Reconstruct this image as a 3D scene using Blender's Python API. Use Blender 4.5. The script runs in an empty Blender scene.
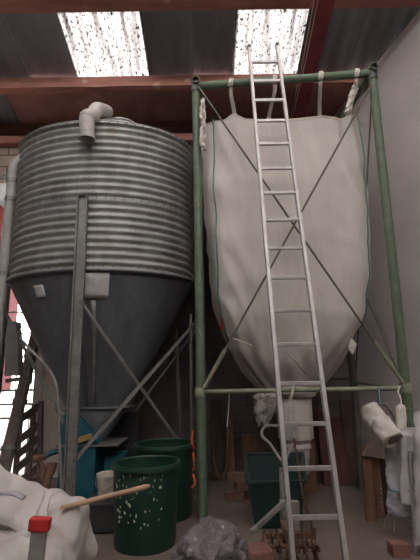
import bpy, bmesh, math, random
from mathutils import Vector, Matrix, noise
random.seed(7)
C = bpy.context.scene.collection
PI = math.pi
# ------------------------------------------------------------------ camera
PITCH, ROLL, F, H = math.radians(12.7), math.radians(-0.9), 420.0, 1.5
cam = bpy.data.cameras.new('camera'); cam.lens = 27.0; cam.sensor_width = 36.0
cam.clip_start = 0.05; cam.clip_end = 300
cam_o = bpy.data.objects.new('camera', cam); C.objects.link(cam_o)
RM = Matrix.Rotation(PI/2 + PITCH, 4, 'X') @ Matrix.Rotation(ROLL, 4, 'Z')
cam_o.matrix_world = Matrix.Translation((0, 0, H)) @ RM
bpy.context.scene.camera = cam_o
R3 = RM.to_3x3()
def ray(px, py): return R3 @ Vector(((px-210)/F, -(py-280)/F, -1))
def U(px, py, Y):
    d = ray(px, py); return Vector((0, 0, H)) + d*(Y/d.y)
def UZ(px, py, Z=0.0):
    d = ray(px, py); return Vector((0, 0, H)) + d*((Z-H)/d.z)
RS = .268
def roofz(Y): return 6.3 - RS*(Y-6.0)

# ------------------------------------------------------------------ materials
MATS = {}
def mat(name, col, rough=.7, metal=0., var=.25, scale=6., bump=.15, col2=None, spots=None, stretch=(1,1,1), fine=True, trans=0., coat=0.):
    if name in MATS: return MATS[name]
    m = bpy.data.materials.new(name); m.use_nodes = True; MATS[name] = m
    nt = m.node_tree; N = nt.nodes; L = nt.links
    b = N['Principled BSDF']; out = N['Material Output']
    b.inputs['Roughness'].default_value = rough; b.inputs['Metallic'].default_value = metal
    if coat: b.inputs['Coat Weight'].default_value = coat
    tc = N.new('ShaderNodeTexCoord'); mp = N.new('ShaderNodeMapping'); mp.inputs['Scale'].default_value = stretch
    L.new(tc.outputs['Object'], mp.inputs['Vector'])
    n1 = N.new('ShaderNodeTexNoise'); n1.inputs['Scale'].default_value = scale; n1.inputs['Detail'].default_value = 6; n1.inputs['Roughness'].default_value = .65
    L.new(mp.outputs[0], n1.inputs['Vector'])
    cr = N.new('ShaderNodeValToRGB'); L.new(n1.outputs['Fac'], cr.inputs['Fac'])
    c = Vector(col); c2 = Vector(col2) if col2 else c*(1-var)
    hi = c*(1+var*.5)
    cr.color_ramp.elements[0].position = .3; cr.color_ramp.elements[0].color = (*c2, 1)
    cr.color_ramp.elements[1].position = .7; cr.color_ramp.elements[1].color = (*hi, 1)
    last = cr.outputs['Color']
    if spots:
        sc, th, scol = spots
        n2 = N.new('ShaderNodeTexNoise'); n2.inputs['Scale'].default_value = sc; n2.inputs['Detail'].default_value = 3
        L.new(tc.outputs['Object'], n2.inputs['Vector'])
        r2 = N.new('ShaderNodeValToRGB'); r2.color_ramp.elements[0].position = th; r2.color_ramp.elements[1].position = th+.06
        L.new(n2.outputs['Fac'], r2.inputs['Fac'])
        mx = N.new('ShaderNodeMix'); mx.data_type = 'RGBA'
        L.new(r2.outputs['Color'], mx.inputs[0]); L.new(last, mx.inputs[6]); mx.inputs[7].default_value = (*scol, 1)
        last = mx.outputs[2]
    L.new(last, b.inputs['Base Color'])
    if bump:
        bp = N.new('ShaderNodeBump'); bp.inputs['Strength'].default_value = bump; bp.inputs['Distance'].default_value = .02
        n3 = N.new('ShaderNodeTexNoise'); n3.inputs['Scale'].default_value = scale*4; n3.inputs['Detail'].default_value = 5
        L.new(mp.outputs[0], n3.inputs['Vector'])
        L.new(n3.outputs['Fac'], bp.inputs['Height']); L.new(bp.outputs[0], b.inputs['Normal'])
    if trans:
        t = N.new('ShaderNodeBsdfTranslucent'); L.new(last, t.inputs['Color'])
        ms = N.new('ShaderNodeMixShader'); ms.inputs[0].default_value = trans
        L.new(b.outputs[0], ms.inputs[1]); L.new(t.outputs[0], ms.inputs[2]); L.new(ms.outputs[0], out.inputs['Surface'])
    return m
M = {}
M['floor'] = mat('dusty_floor', (.165,.125,.105), .9, var=.3, scale=1.3, bump=.35, spots=(9,.66,(.12,.085,.07)))
M['plaster'] = mat('old_plaster', (.56,.50,.485), .9, var=.16, scale=.8, bump=.3, spots=(2.2,.70,(.50,.43,.39)))
M['lit_pier'] = mat('limewashed_pier', (.78,.71,.64), .9, var=.15, scale=1.5)  # pier paler than the wall: window light put into its colour
M['dusty_dirt'] = mat('yard_ground', (.42,.38,.34), .95, scale=2)
M['timber'] = mat('red_brown_timber', (.36,.155,.115), .8, var=.35, scale=3, bump=.25, stretch=(.4,3,3), spots=(3.5,.66,(.50,.31,.25)))
M['dark_timber'] = mat('dark_timber', (.14,.075,.06), .85, var=.3, scale=4, stretch=(.4,3,3))
M['rustsheet'] = mat('rust_red_sheet', (.30,.14,.115), .8, var=.35, scale=1.6, bump=.2, spots=(1.3,.6,(.36,.19,.15)))
M['roofsheet'] = mat('grey_fibre_sheet', (.19,.192,.21), .8, var=.3, scale=1.5, bump=.2, stretch=(3,.5,1))
M['redsteel'] = mat('dark_red_steel', (.25,.035,.045), .55, var=.3, scale=3, bump=.08)
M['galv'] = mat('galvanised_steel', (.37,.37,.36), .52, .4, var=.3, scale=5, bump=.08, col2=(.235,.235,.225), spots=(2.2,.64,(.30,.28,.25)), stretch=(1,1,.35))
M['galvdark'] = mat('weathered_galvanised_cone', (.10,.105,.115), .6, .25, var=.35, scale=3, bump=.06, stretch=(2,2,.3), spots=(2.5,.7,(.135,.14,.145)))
M['leg'] = mat('leg_steel', (.235,.23,.22), .55, .5, var=.3, scale=7, bump=.06)
M['patch'] = mat('pale_patch_sheet', (.52,.51,.50), .7, .0, var=.25, scale=7)
M['bolt'] = mat('dark_bolt', (.07,.07,.07), .5, .6)
M['pipe'] = mat('dusty_grey_pipe', (.34,.33,.31), .7, var=.22, scale=6)
M['pvc'] = mat('grey_pvc', (.42,.39,.36), .6, var=.25, scale=7)
M['green'] = mat('green_paint', (.095,.13,.085), .6, var=.25, scale=7, bump=.06, spots=(12,.68,(.22,.20,.17)))
M['greenrust'] = mat('worn_green_pipe', (.22,.235,.165), .6, var=.3, scale=9, spots=(4,.62,(.29,.16,.11)))
M['brace'] = mat('brown_rod_shaded_post', (.115,.10,.085), .6, .3, var=.3, scale=9)
M['alu'] = mat('dull_aluminium', (.42,.395,.38), .5, .5, var=.18, scale=9, bump=.05)
M['blackcap'] = mat('black_rubber', (.03,.03,.03), .7)
M['bag'] = mat('woven_white_fabric', (.56,.51,.475), .75, var=.10, scale=2.2, bump=.35, stretch=(1.8,1.8,.35), spots=(1.1,.68,(.53,.47,.44)), trans=.12)
M['seam'] = mat('green_seam_tape', (.10,.22,.17), .7)
M['strap'] = mat('off_white_strap', (.58,.53,.48), .8, var=.2, scale=12)
M['whitebag'] = mat('thin_white_plastic_bag', (.60,.555,.53), .45, var=.12, scale=3, bump=.6, trans=.2, spots=(2.3,.68,(.66,.54,.45)))
M['clearfilm'] = mat('cloudy_plastic_film', (.56,.53,.53), .35, var=.15, scale=4, bump=.25, trans=.3)
M['blueish'] = mat('bluish_plastic', (.42,.41,.43), .45, var=.15, scale=5, trans=.25)
M['tub'] = mat('dark_green_plastic', (.008,.040,.026), .5, var=.3, scale=4, bump=.06)
M['flour'] = mat('dried_splash', (.40,.42,.32), .9)
M['bin'] = mat('deep_green_plastic', (.010,.035,.033), .55, var=.25, scale=4, bump=.05)
M['bucket'] = mat('cream_plastic', (.50,.45,.37), .5, var=.2, scale=5)
M['blackbox'] = mat('black_plastic', (.035,.034,.036), .6, var=.3, scale=6)
M['teal'] = mat('teal_paint', (.014,.11,.145), .5, var=.3, scale=4, bump=.08, spots=(7,.68,(.13,.16,.17)))
M['yellow'] = mat('faded_yellow', (.42,.32,.12), .6)
M['wood'] = mat('smooth_handle_wood', (.50,.33,.22), .6, var=.2, scale=4, stretch=(1,1,1))
M['board'] = mat('brown_board', (.20,.105,.062), .75, var=.35, scale=4, stretch=(5,5,.35), bump=.2)
M['darkboard'] = mat('dark_board_recess_shade', (.08,.045,.032), .75, var=.3, scale=4, stretch=(5,5,.35))  # dark plank colour, also used as painted shade in the doorway and recess
M['redboard'] = mat('reddish_board', (.12,.04,.032), .8, var=.4, scale=3, stretch=(4,4,.5))
M['greyboard'] = mat('weathered_slat', (.20,.155,.14), .85, var=.35, scale=6, stretch=(.6,4,4))
M['brick'] = mat('loose_brick', (.19,.10,.075), .9, var=.35, scale=9, bump=.4)
M['terracotta'] = mat('terracotta_clay', (.22,.10,.08), .8, var=.25, scale=6, bump=.2)
M['sack'] = mat('grey_plastic_sack', (.14,.115,.12), .45, var=.35, scale=12, bump=.5, spots=(26,.64,(.36,.32,.32)))
M['rust'] = mat('rusty_iron', (.16,.085,.055), .8, .2, var=.5, scale=14, bump=.3)
M['greymetal'] = mat('scuffed_grey_metal', (.28,.25,.24), .6, .3, var=.35, scale=12)
M['redcap'] = mat('red_plastic', (.52,.03,.03), .45, var=.15, scale=8, bump=.05)
M['orange'] = mat('orange_twine', (.85,.17,.04), .7)
M['tan'] = mat('tan_canvas', (.26,.20,.165), .9, var=.25, scale=9)
M['bluecord'] = mat('blue_cord', (.12,.25,.32), .8)
M['shaded_red'] = mat('shaded_red_paint', (.085,.006,.009), .6, var=.25, scale=2)  # red darkened so the paint holds the shade over the trailer
M['cream'] = mat('cream_paint', (.22,.20,.19), .6)
M['conduit'] = mat('grey_conduit', (.12,.115,.115), .6)
M['greycloth'] = mat('grimy_cloth', (.30,.265,.24), .9, var=.35, scale=9)
M['conduit2'] = mat('dull_conduit', (.20,.185,.17), .7)
M['redcloth'] = mat('red_rag', (.4,.05,.05), .9)

def blocks(name, c1, c2, mort, sx, sz):
    m = mat(name, c1, .92, bump=.0)
    nt = m.node_tree; N = nt.nodes; L = nt.links; b = N['Principled BSDF']
    tc = N.new('ShaderNodeTexCoord'); sp = N.new('ShaderNodeSeparateXYZ'); cb = N.new('ShaderNodeCombineXYZ')
    L.new(tc.outputs['Object'], sp.inputs[0]); L.new(sp.outputs['X'], cb.inputs['X']); L.new(sp.outputs['Z'], cb.inputs['Y'])
    br = N.new('ShaderNodeTexBrick'); L.new(cb.outputs[0], br.inputs['Vector'])
    br.inputs['Scale'].default_value = 1; br.inputs['Brick Width'].default_value = sx; br.inputs['Row Height'].default_value = sz
    br.inputs['Mortar Size'].default_value = .012; br.inputs['Color1'].default_value = (*c1,1); br.inputs['Color2'].default_value = (*c2,1); br.inputs['Mortar'].default_value = (*mort,1)
    n = N.new('ShaderNodeTexNoise'); n.inputs['Scale'].default_value = 2.5; n.inputs['Detail'].default_value = 7
    L.new(tc.outputs['Object'], n.inputs['Vector'])
    mx = N.new('ShaderNodeMix'); mx.data_type = 'RGBA'; mx.blend_type = 'MULTIPLY'; mx.inputs[0].default_value = .8
    r = N.new('ShaderNodeValToRGB'); r.color_ramp.elements[0].position = .3; r.color_ramp.elements[0].color = (.55,.5,.5,1); r.color_ramp.elements[1].position = .7
    L.new(n.outputs['Fac'], r.inputs['Fac']); L.new(br.outputs['Color'], mx.inputs[6]); L.new(r.outputs['Color'], mx.inputs[7])
    L.new(mx.outputs[2], b.inputs['Base Color'])
    bp = N.new('ShaderNodeBump'); bp.inputs['Strength'].default_value = .5; bp.inputs['Distance'].default_value = .01; bp.invert = True
    L.new(br.outputs['Fac'], bp.inputs['Height']); L.new(bp.outputs[0], b.inputs['Normal'])
    return m
M['blockwall'] = blocks('rendered_block_wall', (.17,.145,.137), (.155,.13,.122), (.135,.112,.105), .5, .25)
M['paleblock'] = blocks('pale_block_wall', (.42,.34,.27), (.37,.30,.24), (.13,.08,.06), .6, .23)

def skylight_mat(nm, kk):
    m = bpy.data.materials.new(nm); m.use_nodes = True
    nt = m.node_tree; N = nt.nodes; L = nt.links; N.remove(N['Principled BSDF']); out = N['Material Output']
    tc = N.new('ShaderNodeTexCoord')
    def nz(scale, lo, hi, stretch=None, det=4):
        n = N.new('ShaderNodeTexNoise'); n.inputs['Scale'].default_value = scale; n.inputs['Detail'].default_value = det
        if stretch:
            mp = N.new('ShaderNodeMapping'); mp.inputs['Scale'].default_value = stretch; L.new(tc.outputs['Object'], mp.inputs[0]); L.new(mp.outputs[0], n.inputs['Vector'])
        else: L.new(tc.outputs['Object'], n.inputs['Vector'])
        r = N.new('ShaderNodeValToRGB'); r.color_ramp.elements[0].position = lo; r.color_ramp.elements[1].position = hi
        L.new(n.outputs['Fac'], r.inputs['Fac']); return r.outputs['Color']
    specks = nz(44, .375, .42, (1,.55,.55), 5)       # small lichen specks
    blot = nz(11, .31, .35, (1,.8,.8), 3)
    streak = nz(6, .25, .55, (2.6,.16,.16), 3)
    cr = N.new('ShaderNodeMix'); cr.data_type = 'RGBA'; cr.inputs[6].default_value = (.20*kk,.185*kk,.185*kk,1); cr.inputs[7].default_value = (.42*kk,.405*kk,.405*kk,1); L.new(streak, cr.inputs[0])
    def mul(a, bb, fac):
        x = N.new('ShaderNodeMix'); x.data_type = 'RGBA'; x.blend_type = 'MULTIPLY'; x.inputs[0].default_value = fac
        L.new(a, x.inputs[6]); L.new(bb, x.inputs[7]); return x.outputs[2]
    colr = mul(mul(cr.outputs[2], specks, .85), blot, .85)
    tr = N.new('ShaderNodeBsdfTransparent'); tl = N.new('ShaderNodeBsdfTranslucent')
    L.new(colr, tr.inputs['Color']); L.new(colr, tl.inputs['Color'])
    ms = N.new('ShaderNodeMixShader'); ms.inputs[0].default_value = .5
    L.new(tr.outputs[0], ms.inputs[1]); L.new(tl.outputs[0], ms.inputs[2]); L.new(ms.outputs[0], out.inputs['Surface'])
    return m
M['sky'] = skylight_mat('dirty_translucent_sheet', 1.)
M['sky_fill'] = skylight_mat('brighter_fill_sheet', 2.1)  # unseen rows pass more light as added fill; same dirt pattern

# ------------------------------------------------------------------ mesh helpers
class MB:
    def __init__(s): s.b = bmesh.new()
    def face(s, vs):
        try: return s.b.faces.new(vs)
        except ValueError: return None
    def box(s, c, d, rot=None, bev=0.):
        c = Vector(c); vs = []
        for i in range(8):
            v = Vector(((-.5,.5)[i & 1]*d[0], (-.5,.5)[(i >> 1) & 1]*d[1], (-.5,.5)[(i >> 2) & 1]*d[2]))
            if rot is not None: v = rot @ v
            vs.append(s.b.verts.new(c+v))
        fs = [s.b.faces.new([vs[k] for k in f]) for f in ((0,2,3,1),(4,5,7,6),(0,1,5,4),(2,6,7,3),(0,4,6,2),(1,3,7,5))]
        if bev:
            es = list({e for f in fs for e in f.edges}); bmesh.ops.bevel(s.b, geom=es, offset=bev, segments=2, affect='EDGES', profile=.6)
        return s
    def bar(s, p, q, w, h, up=(0,0,1), bev=0.):
        p, q = Vector(p), Vector(q); d = (q-p); L = d.length; z = d.normalized(); u = Vector(up)
        if abs(z.dot(u)) > .98: u = Vector((0,1,0))
        x = u.cross(z).normalized(); y = z.cross(x)
        rot = Matrix((x, y, z)).transposed()
        return s.box((p+q)/2, (w, h, L), rot, bev)
    def loft(s, rings, closed=True, cap0=True, cap1=True):
        V = [[s.b.verts.new(p) for p in r] for r in rings]; n = len(V[0])
        for a, b in zip(V, V[1:]):
            for i in range(n if closed else n-1):
                j = (i+1) % n; s.face([a[i], a[j], b[j], b[i]])
        if closed and cap0: s.face(list(reversed(V[0])))
        if closed and cap1: s.face(V[-1])
        return V
    def tube(s, pts, r, seg=12, cap=True, jitter=0., squash=1.):
        pts = [Vector(p) for p in pts]; n = len(pts)
        rs = r if isinstance(r, (list, tuple)) else [r]*n
        t0 = (pts[1]-pts[0]).normalized(); u = Vector((0,0,1)) if abs(t0.z) < .9 else Vector((0,1,0))
        x = u.cross(t0).normalized(); rings = []
        for k, p in enumerate(pts):
            if k == 0: t = t0
            elif k == n-1: t = (pts[-1]-pts[-2]).normalized()
            else: t = ((pts[k]-pts[k-1]).normalized()+(pts[k+1]-pts[k]).normalized()).normalized()
            x = (x - t*x.dot(t)).normalized(); y = t.cross(x)
            rg = []
            for i in range(seg):
                a = 2*PI*i/seg; rr = rs[k]
                if jitter: rr *= 1+jitter*noise.noise(Vector((p.x*9+math.cos(a)*1.7, p.y*9+math.sin(a)*1.7, p.z*9)))
                rg.append(p + (x*math.cos(a) + y*math.sin(a)*squash)*rr)
            rings.append(rg)
        s.loft(rings, cap0=cap, cap1=cap); return s
    def pipe(s, p, q, r, wall=.006, seg=20):
        p, q = Vector(p), Vector(q); t = (q-p).normalized(); u = Vector((0,0,1)) if abs(t.z) < .9 else Vector((0,1,0))
        x = u.cross(t).normalized(); y = t.cross(x); rings = []
        for c, rr in ((p,r-wall),(p,r),(q,r),(q,r-wall),(p,r-wall)):
            rings.append([c+(x*math.cos(2*PI*i/seg)+y*math.sin(2*PI*i/seg))*rr for i in range(seg)])
        s.loft(rings, cap0=False, cap1=False); return s
    def lathe(s, prof, c=(0,0,0), seg=48, sx=1., sy=1., cap0=False, cap1=False, wob=0.):
        c = Vector(c); rings = []
        for r, z in prof:
            rings.append([c+Vector((r*sx*math.cos(2*PI*i/seg), r*sy*math.sin(2*PI*i/seg), z)) for i in range(seg)])
        if wob:
            for rg in rings:
                for v in rg:
                    k = 1+wob*noise.noise(v*4); v.x = c.x+(v.x-c.x)*k; v.y = c.y+(v.y-c.y)*k
        s.loft(rings, cap0=cap0, cap1=cap1); return s
    def prism(s, poly, axis, d):                     # poly of 3D points, extruded by vector d
        a = [s.b.verts.new(Vector(p)) for p in poly]; b = [s.b.verts.new(Vector(p)+Vector(d)) for p in poly]
        n = len(a); s.face(list(reversed(a))); s.face(b)
        for i in range(n): s.face([a[i], a[(i+1)%n], b[(i+1)%n], b[i]])
        return s
    def ico(s, c, r, sub=2, sc=(1,1,1)):
        m = Matrix.Translation(c) @ Matrix.Diagonal((*sc,1)); bmesh.ops.create_icosphere(s.b, subdivisions=sub, radius=r, matrix=m); return s
    def crumple(s, amp, scale, seed=0, axis=None):
        bmesh.ops.recalc_face_normals(s.b, faces=s.b.faces); s.b.normal_update()
        for v in s.b.verts:
            q = v.co*scale+Vector((seed,seed*2.1,seed*.7))
            d = noise.noise(q)+.5*(1-2*abs(noise.noise(q*2.1)))+.3*noise.noise(q*4.3)
            v.co += v.normal*amp*d
        return s
W = {}
def obj(name, mb, m, parent=None, smooth=True, loc=None, solid=0., sub=0, label=None, angle=35):
    bmesh.ops.recalc_face_normals(mb.b, faces=mb.b.faces)
    me = bpy.data.meshes.new(name)
    L = W[parent.name] if parent else Vector(loc if loc is not None else (0,0,0))
    if parent is None and loc is None:
        xs = [v.co for v in mb.b.verts]
        L = Vector(((min(v.x for v in xs)+max(v.x for v in xs))/2, (min(v.y for v in xs)+max(v.y for v in xs))/2, min(v.z for v in xs)))
    for v in mb.b.verts: v.co -= L
    if smooth:
        for f in mb.b.faces: f.smooth = True
        for e in mb.b.edges:
            if len(e.link_faces) == 2 and e.calc_face_angle(0) > math.radians(angle): e.smooth = False
    mb.b.to_mesh(me); mb.b.free(); me.materials.append(m)
    o = bpy.data.objects.new(name, me); C.objects.link(o)
    if parent: o.parent = parent
    else: o.location = L
    W[o.name] = L
    if solid: md = o.modifiers.new('s', 'SOLIDIFY'); md.thickness = solid; md.offset = 0
    if sub: md = o.modifiers.new('u', 'SUBSURF'); md.levels = sub; md.render_levels = sub
    if label: o['label'] = label
    return o
def thing(name, label, cat, loc, group=None):
    o = bpy.data.objects.new(name, None); o.empty_display_size = .1; C.objects.link(o); o.location = loc; W[o.name] = Vector(loc)
    o['label'] = label; o['category'] = cat
    if group: o['group'] = group
    return o
def tag(o, label, cat, group=None, kind=None):
    o['label'] = label; o['category'] = cat
    if group: o['group'] = group
    if kind: o['kind'] = kind
    return o
def struct(name, mb, m, **k):
    o = obj(name, mb, m, **k); o['kind'] = 'structure'; return o
def bez(pts, n=10):                                  # catmull-rom through points
    P = [Vector(p) for p in pts]; P = [P[0]*2-P[1]]+P+[P[-1]*2-P[-2]]; out = []
    for i in range(1, len(P)-2):
        for k in range(n):
            t = k/n; a, b, c, d = P[i-1:i+3]
            out.append(.5*((2*b)+(c-a)*t+(2*a-5*b+4*c-d)*t*t+(3*b-a-3*c+d)*t**3))
    out.append(P[-2]); return out

# ------------------------------------------------------------------ setting
FY = -4.0
wdir = Vector((-.35,.82,0)).normalized()
def wallx(Y): return 3.07-.427*(Y-5.04)
b = MB(); b.prism([(-5.2,FY,0),(wallx(FY),FY,0),(wallx(7.2),7.2,0),(-5.2,7.2,0)], 'z', (0,0,-.2)); struct('floor', b, M['floor'])
b = MB(); b.box((0,14,-.2),(40,13.6,.3)); struct('ground', b, M['dusty_dirt'])
b = MB(); b.prism([(wallx(FY),FY,0),(wallx(7.0),7.0,0),(wallx(7.0),7.0,roofz(7.0)),(wallx(FY),FY,roofz(FY))], 'x', (.2,.08,0)); struct('wall_right', b, M['plaster'])
b = MB(); b.prism([(-5.2,FY,0),(-5.2,7.2,0),(-5.2,7.2,roofz(7.2)),(-5.2,FY,roofz(FY))], 'x', (-.2,0,0)); struct('wall_left', b, M['blockwall'])
OX = -2.72
b = MB(); b.box(((OX+2.35)/2,7.1,3.0),(2.35-OX,.2,6.0)); struct('wall_back', b, M['blockwall'])
b = MB(); b.box(((OX-1.75)/2,6.97,2.6),(-1.75-OX,.06,5.2)); struct('wall_pier', b, M['lit_pier'])
b = MB(); b.box(((OX-5.2)/2,7.1,5.5),(5.2+OX,.2,.95)); struct('wall_lintel', b, M['paleblock'])
b = MB(); b.box((OX-.06,7.06,2.51),(.14,.3,5.02)); struct('trim_1', b, M['plaster'])
b = MB(); b.prism([(-5.2,FY,0),(wallx(FY),FY,0),(wallx(FY),FY,7.7),(-5.2,FY,7.7)], 'y', (0,-.2,0)); struct('wall_front', b, M['blockwall'])
# roof sheets: corrugations run down the slope
def sheet(name, x0, x1, y0, y1, m, amp=.022, wl=.146, z=0., nx=6, **k):
    b = MB(); n = max(2, int((x1-x0)/wl*nx)); rings = []
    for j in range(9):
        Y = y0+(y1-y0)*j/8
        rings.append([Vector((x0+(x1-x0)*i/n, Y, roofz(Y)+z+.05+amp*math.sin(2*PI*(x0+(x1-x0)*i/n)/wl))) for i in range(n+1)])
    b.loft(rings, closed=False); return struct(name, b, m, solid=.008, **k)
rows = [(4.93,6.15,0.),(3.75,5.05,.03),(2.4,3.85,.06),(.9,2.5,.09),(-.8,1.0,.12),(-2.5,-.7,.15),(-4.2,-2.4,.18)]
cols = [(-5.3,-2.20,0),(-2.14,-.92,1),(-.90,.39,0),(.40,1.53,1),(1.55,3.6,0)]
wn = 1; cn = 1
for ri, (y0, y1, zz) in enumerate(rows):
    for (x0, x1, s) in cols:
        if ri >= 2 and x1 > 3: x1 = wallx(y0)+.1
        if ri == 1 and x1 > 3: x1 = 3.9
        if s:
            sheet('window_%d' % wn, x0, x1, y0, y1, M['sky'] if ri == 0 else M['sky_fill'], z=zz); wn += 1
        else:
            ns = max(1, round((x1-x0)/.75)) if ri < 2 else 1
            for q in range(ns):
                xa_, xb_ = x0+(x1-x0)*q/ns-.06, x0+(x1-x0)*(q+1)/ns+.06
                sheet('ceiling' if cn == 1 else 'ceiling_%d' % cn, xa_, xb_, y0, y1, M['roofsheet'], z=zz+.012+.03*(q % 2), amp=.009, wl=.24, nx=12); cn += 1
sheet('ceiling_%d' % cn, -5.3, -3.40, 6.05, 7.3, M['roofsheet'], z=-.03); cn += 1
sheet('ceiling_%d' % cn, -3.46, 3.4, 6.05, 7.3, M['rustsheet'], z=-.045, amp=.006, wl=.4); cn += 1
# timbers under the roof
def purlin(Y, h, w, m, label, x0=-5.1, x1=None, drop=0.):
    if x1 is None: x1 = wallx(Y)-.02
    b = MB(); rot = Matrix.Rotation(-math.atan(RS), 3, 'X')
    n = 14; rings = []
    for i in range(n+1):
        x = x0+(x1-x0)*i/n; wv = .008*noise.noise(Vector((x*1.3,Y,0)))
        rings.append([Vector((x,Y,roofz(Y)-h/2-drop+wv))+rot@Vector((0,a*w/2,c*h/2)) for a, c in ((-1,-1),(1,-1),(1,1),(-1,1))])
    b.loft(rings); return tag(obj('roof_purlin', b, m, smooth=False), label, 'beam', 'timber purlins under the roof sheets')
purlin(4.80, .14, .22, M['timber'], 'reddish timber purlin across the very top of the photo')
purlin(6.02, .24, .12, M['timber'], 'reddish timber purlin just above the silo and the green frame')
purlin(6.93, .16, .14, M['dark_timber'], 'dark timber beam against the back wall top behind the silo')
b = MB(); b.box((-2.2,6.93,5.72),(5.6,.13,.13)); tag(obj('wall_plate', b, M['timber'], smooth=False), 'orange brown timber plate above the pale blocks, behind silo rim', 'beam')
# dark red steel rafter: an I section under the purlins
def rafter():
    b = MB(); A = []; q = [(5.0-9.2, 0), (6.98, 0)]
    xr = lambda Y: 1.56+.02*(6-Y)
    sec = [(-.11,0),(.11,0),(.11,.012),(.006,.012),(.006,.188),(.11,.188),(.11,.2),(-.11,.2),(-.11,.188),(-.006,.188),(-.006,.012),(-.11,.012)]
    rings = [[Vector((xr(Y)+x, Y, roofz(Y)-.42+z)) for x, z in sec] for Y in (-3.9, 2, 6.92)]
    b.loft(rings); t = tag(obj('steel_rafter', b, M['redsteel'], smooth=False), 'dark red steel rafter sloping down behind the ladder beside the right skylight', 'beam')
    return t
rafter()
for k, (x0, x1) in enumerate(((1.50,1.36),(1.56,1.46))):
    def under(px, py):
        d = ray(px, py); t = (6.3+RS*6-.432-H)/(d.z+RS*d.y); return Vector((0,0,H))+d*t
    b = MB(); b.tube([under(320+4*k,-30), under(303+3*k,60), under(290+2*k,120)], .005, 6); tag(obj('pale_string', b, M['strap']), ('left' if k == 0 else 'right')+'most of two thin pale cords running along the red rafter', 'cord', 'thin cords along the red rafter')

# ------------------------------------------------------------------ grain silo
SY = 5.7; A_, B_ = 1.265, .90
scx = (U(8,283,5.6).x+U(195,283,5.6).x)/2
zt = (U(105,122,SY-B_).z*.55+U(24,152,SY-.12).z*.45); zb = (U(100,272,SY-B_).z*.5+U(10,283,SY-.12).z*.5)
silo = thing('grain_silo', 'corrugated galvanised feed silo with dark hopper cone on steel legs', 'silo', (scx, SY, 0))
prof = []; NR = 20; NP = 9
for i in range(NR*NP+1):
    t = i/(NR*NP); prof.append((1+.021*math.cos(2*PI*t*NR)-.021, zb+(zt-zb)*t))
b = MB(); b.lathe(prof, (scx,SY,0), 120, A_, B_)
obj('corrugated_wall', b, M['galv'], silo, solid=.004, angle=70)
b = MB()
zs = U(84,198,SY-B_).z
for zc_, hh in ((zs,.012),(zb+.012,.022),(zt-.01,.015)):
    b.lathe([(1.004,zc_-hh),(1.010,zc_-hh),(1.010,zc_+hh),(1.004,zc_+hh),(1.004,zc_-hh)], (scx,SY,0), 120, A_, B_)
obj('hoop_band', b, M['galv'], silo, angle=40)
b = MB()
for zc_ in (zs, zb+.04, zt-.02):
    for i in range(72):
        a = 2*PI*i/72
        b.ico((scx+A_*1.013*math.cos(a), SY+B_*1.013*math.sin(a), zc_), .009, 1)
o = obj('bolt_row', b, M['bolt'], silo); o['kind'] = 'stuff'
b = MB(); sx_ = U(84,170,SY-B_).x
for k in range(34):
    z = zb+.06+(zt-zb-.1)*k/33
    for dx in (-.07,.07):
        x = sx_-.0+dx; yy = SY-B_*math.sqrt(max(0,1-((x-scx)/A_)**2)); b.ico((x,yy-.004,z), .007, 1)
o = obj('seam_bolts', b, M['bolt'], silo); o['kind'] = 'stuff'
b = MB()
b.lathe([(1.0,zt-.012),(1.018,zt),(1.0,zt+.018),(.9,zt+.05),(.22,zt+.50),(.2,zt+.50)], (scx,SY,0), 96, A_, B_)
obj('conical_roof', b, M['galv'], silo)
lc = U(122,120,5.72); zl = U(122,115,5.45).z
b = MB(); b.lathe([(.22,zt+.30),(.22,zl-.05),(.235,zl-.045),(.235,zl-.02),(.2,zl),(.02,zl+.01)], (lc.x,SY,0), 48, 1, 1, cap1=True); obj('fill_lid', b, M['galv'], silo)
# hopper cone
z1 = U(105,409,SY-.35).z; z2 = U(99,443,SY-.1).z
b = MB()
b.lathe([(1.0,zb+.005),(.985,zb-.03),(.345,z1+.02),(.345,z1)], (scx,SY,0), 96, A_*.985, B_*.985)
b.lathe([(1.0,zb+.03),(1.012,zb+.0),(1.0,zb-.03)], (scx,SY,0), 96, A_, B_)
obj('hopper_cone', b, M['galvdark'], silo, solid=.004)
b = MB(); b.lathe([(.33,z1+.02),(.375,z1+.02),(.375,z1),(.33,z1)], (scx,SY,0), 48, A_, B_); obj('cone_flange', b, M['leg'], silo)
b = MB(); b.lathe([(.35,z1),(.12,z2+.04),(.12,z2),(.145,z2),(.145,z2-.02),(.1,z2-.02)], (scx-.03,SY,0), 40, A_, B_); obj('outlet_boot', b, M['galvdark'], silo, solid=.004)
# cone seam with rivets and pale patches
def cone_pt(ang, t, off=.012):                        # t=0 at rim, 1 at outlet
    r = .985+(.345-.985)*t; z = zb-.03+(z1+.02-zb+.03)*t
    return Vector((scx+(A_*.985*r+off)*math.cos(ang), SY+(B_*.985*r+off)*math.sin(ang), z))
for j, (a0, a1, t0, t1, lab) in enumerate(((-1.60,-1.33,.0,.19,'pale grey riveted patch plate'),(-2.18,-2.04,.07,.16,'small pale patch plate'))):
    b = MB(); rings = [[cone_pt(a0+(a1-a0)*i/6, t0+(t1-t0)*k/4, .014) for i in range(7)] for k in range(5)]
    b.loft(rings, closed=False); obj('patch_plate', b, M['patch'], silo, solid=.006, label=lab)
b = MB()
for k in range(40):
    t = .22+.76*k/39
    for ang in (-1.72,-1.66): b.ico(cone_pt(ang, t, .006), .011, 1)
o = obj('cone_rivets', b, M['bolt'], silo); o['kind'] = 'stuff'
b = MB(); b.loft([[cone_pt(-1.52+.03*i, .2+.78*k/8, .010) for i in range(3)] for k in range(9)], closed=False); obj('cone_seam', b, M['leg'], silo, solid=.004)
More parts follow.
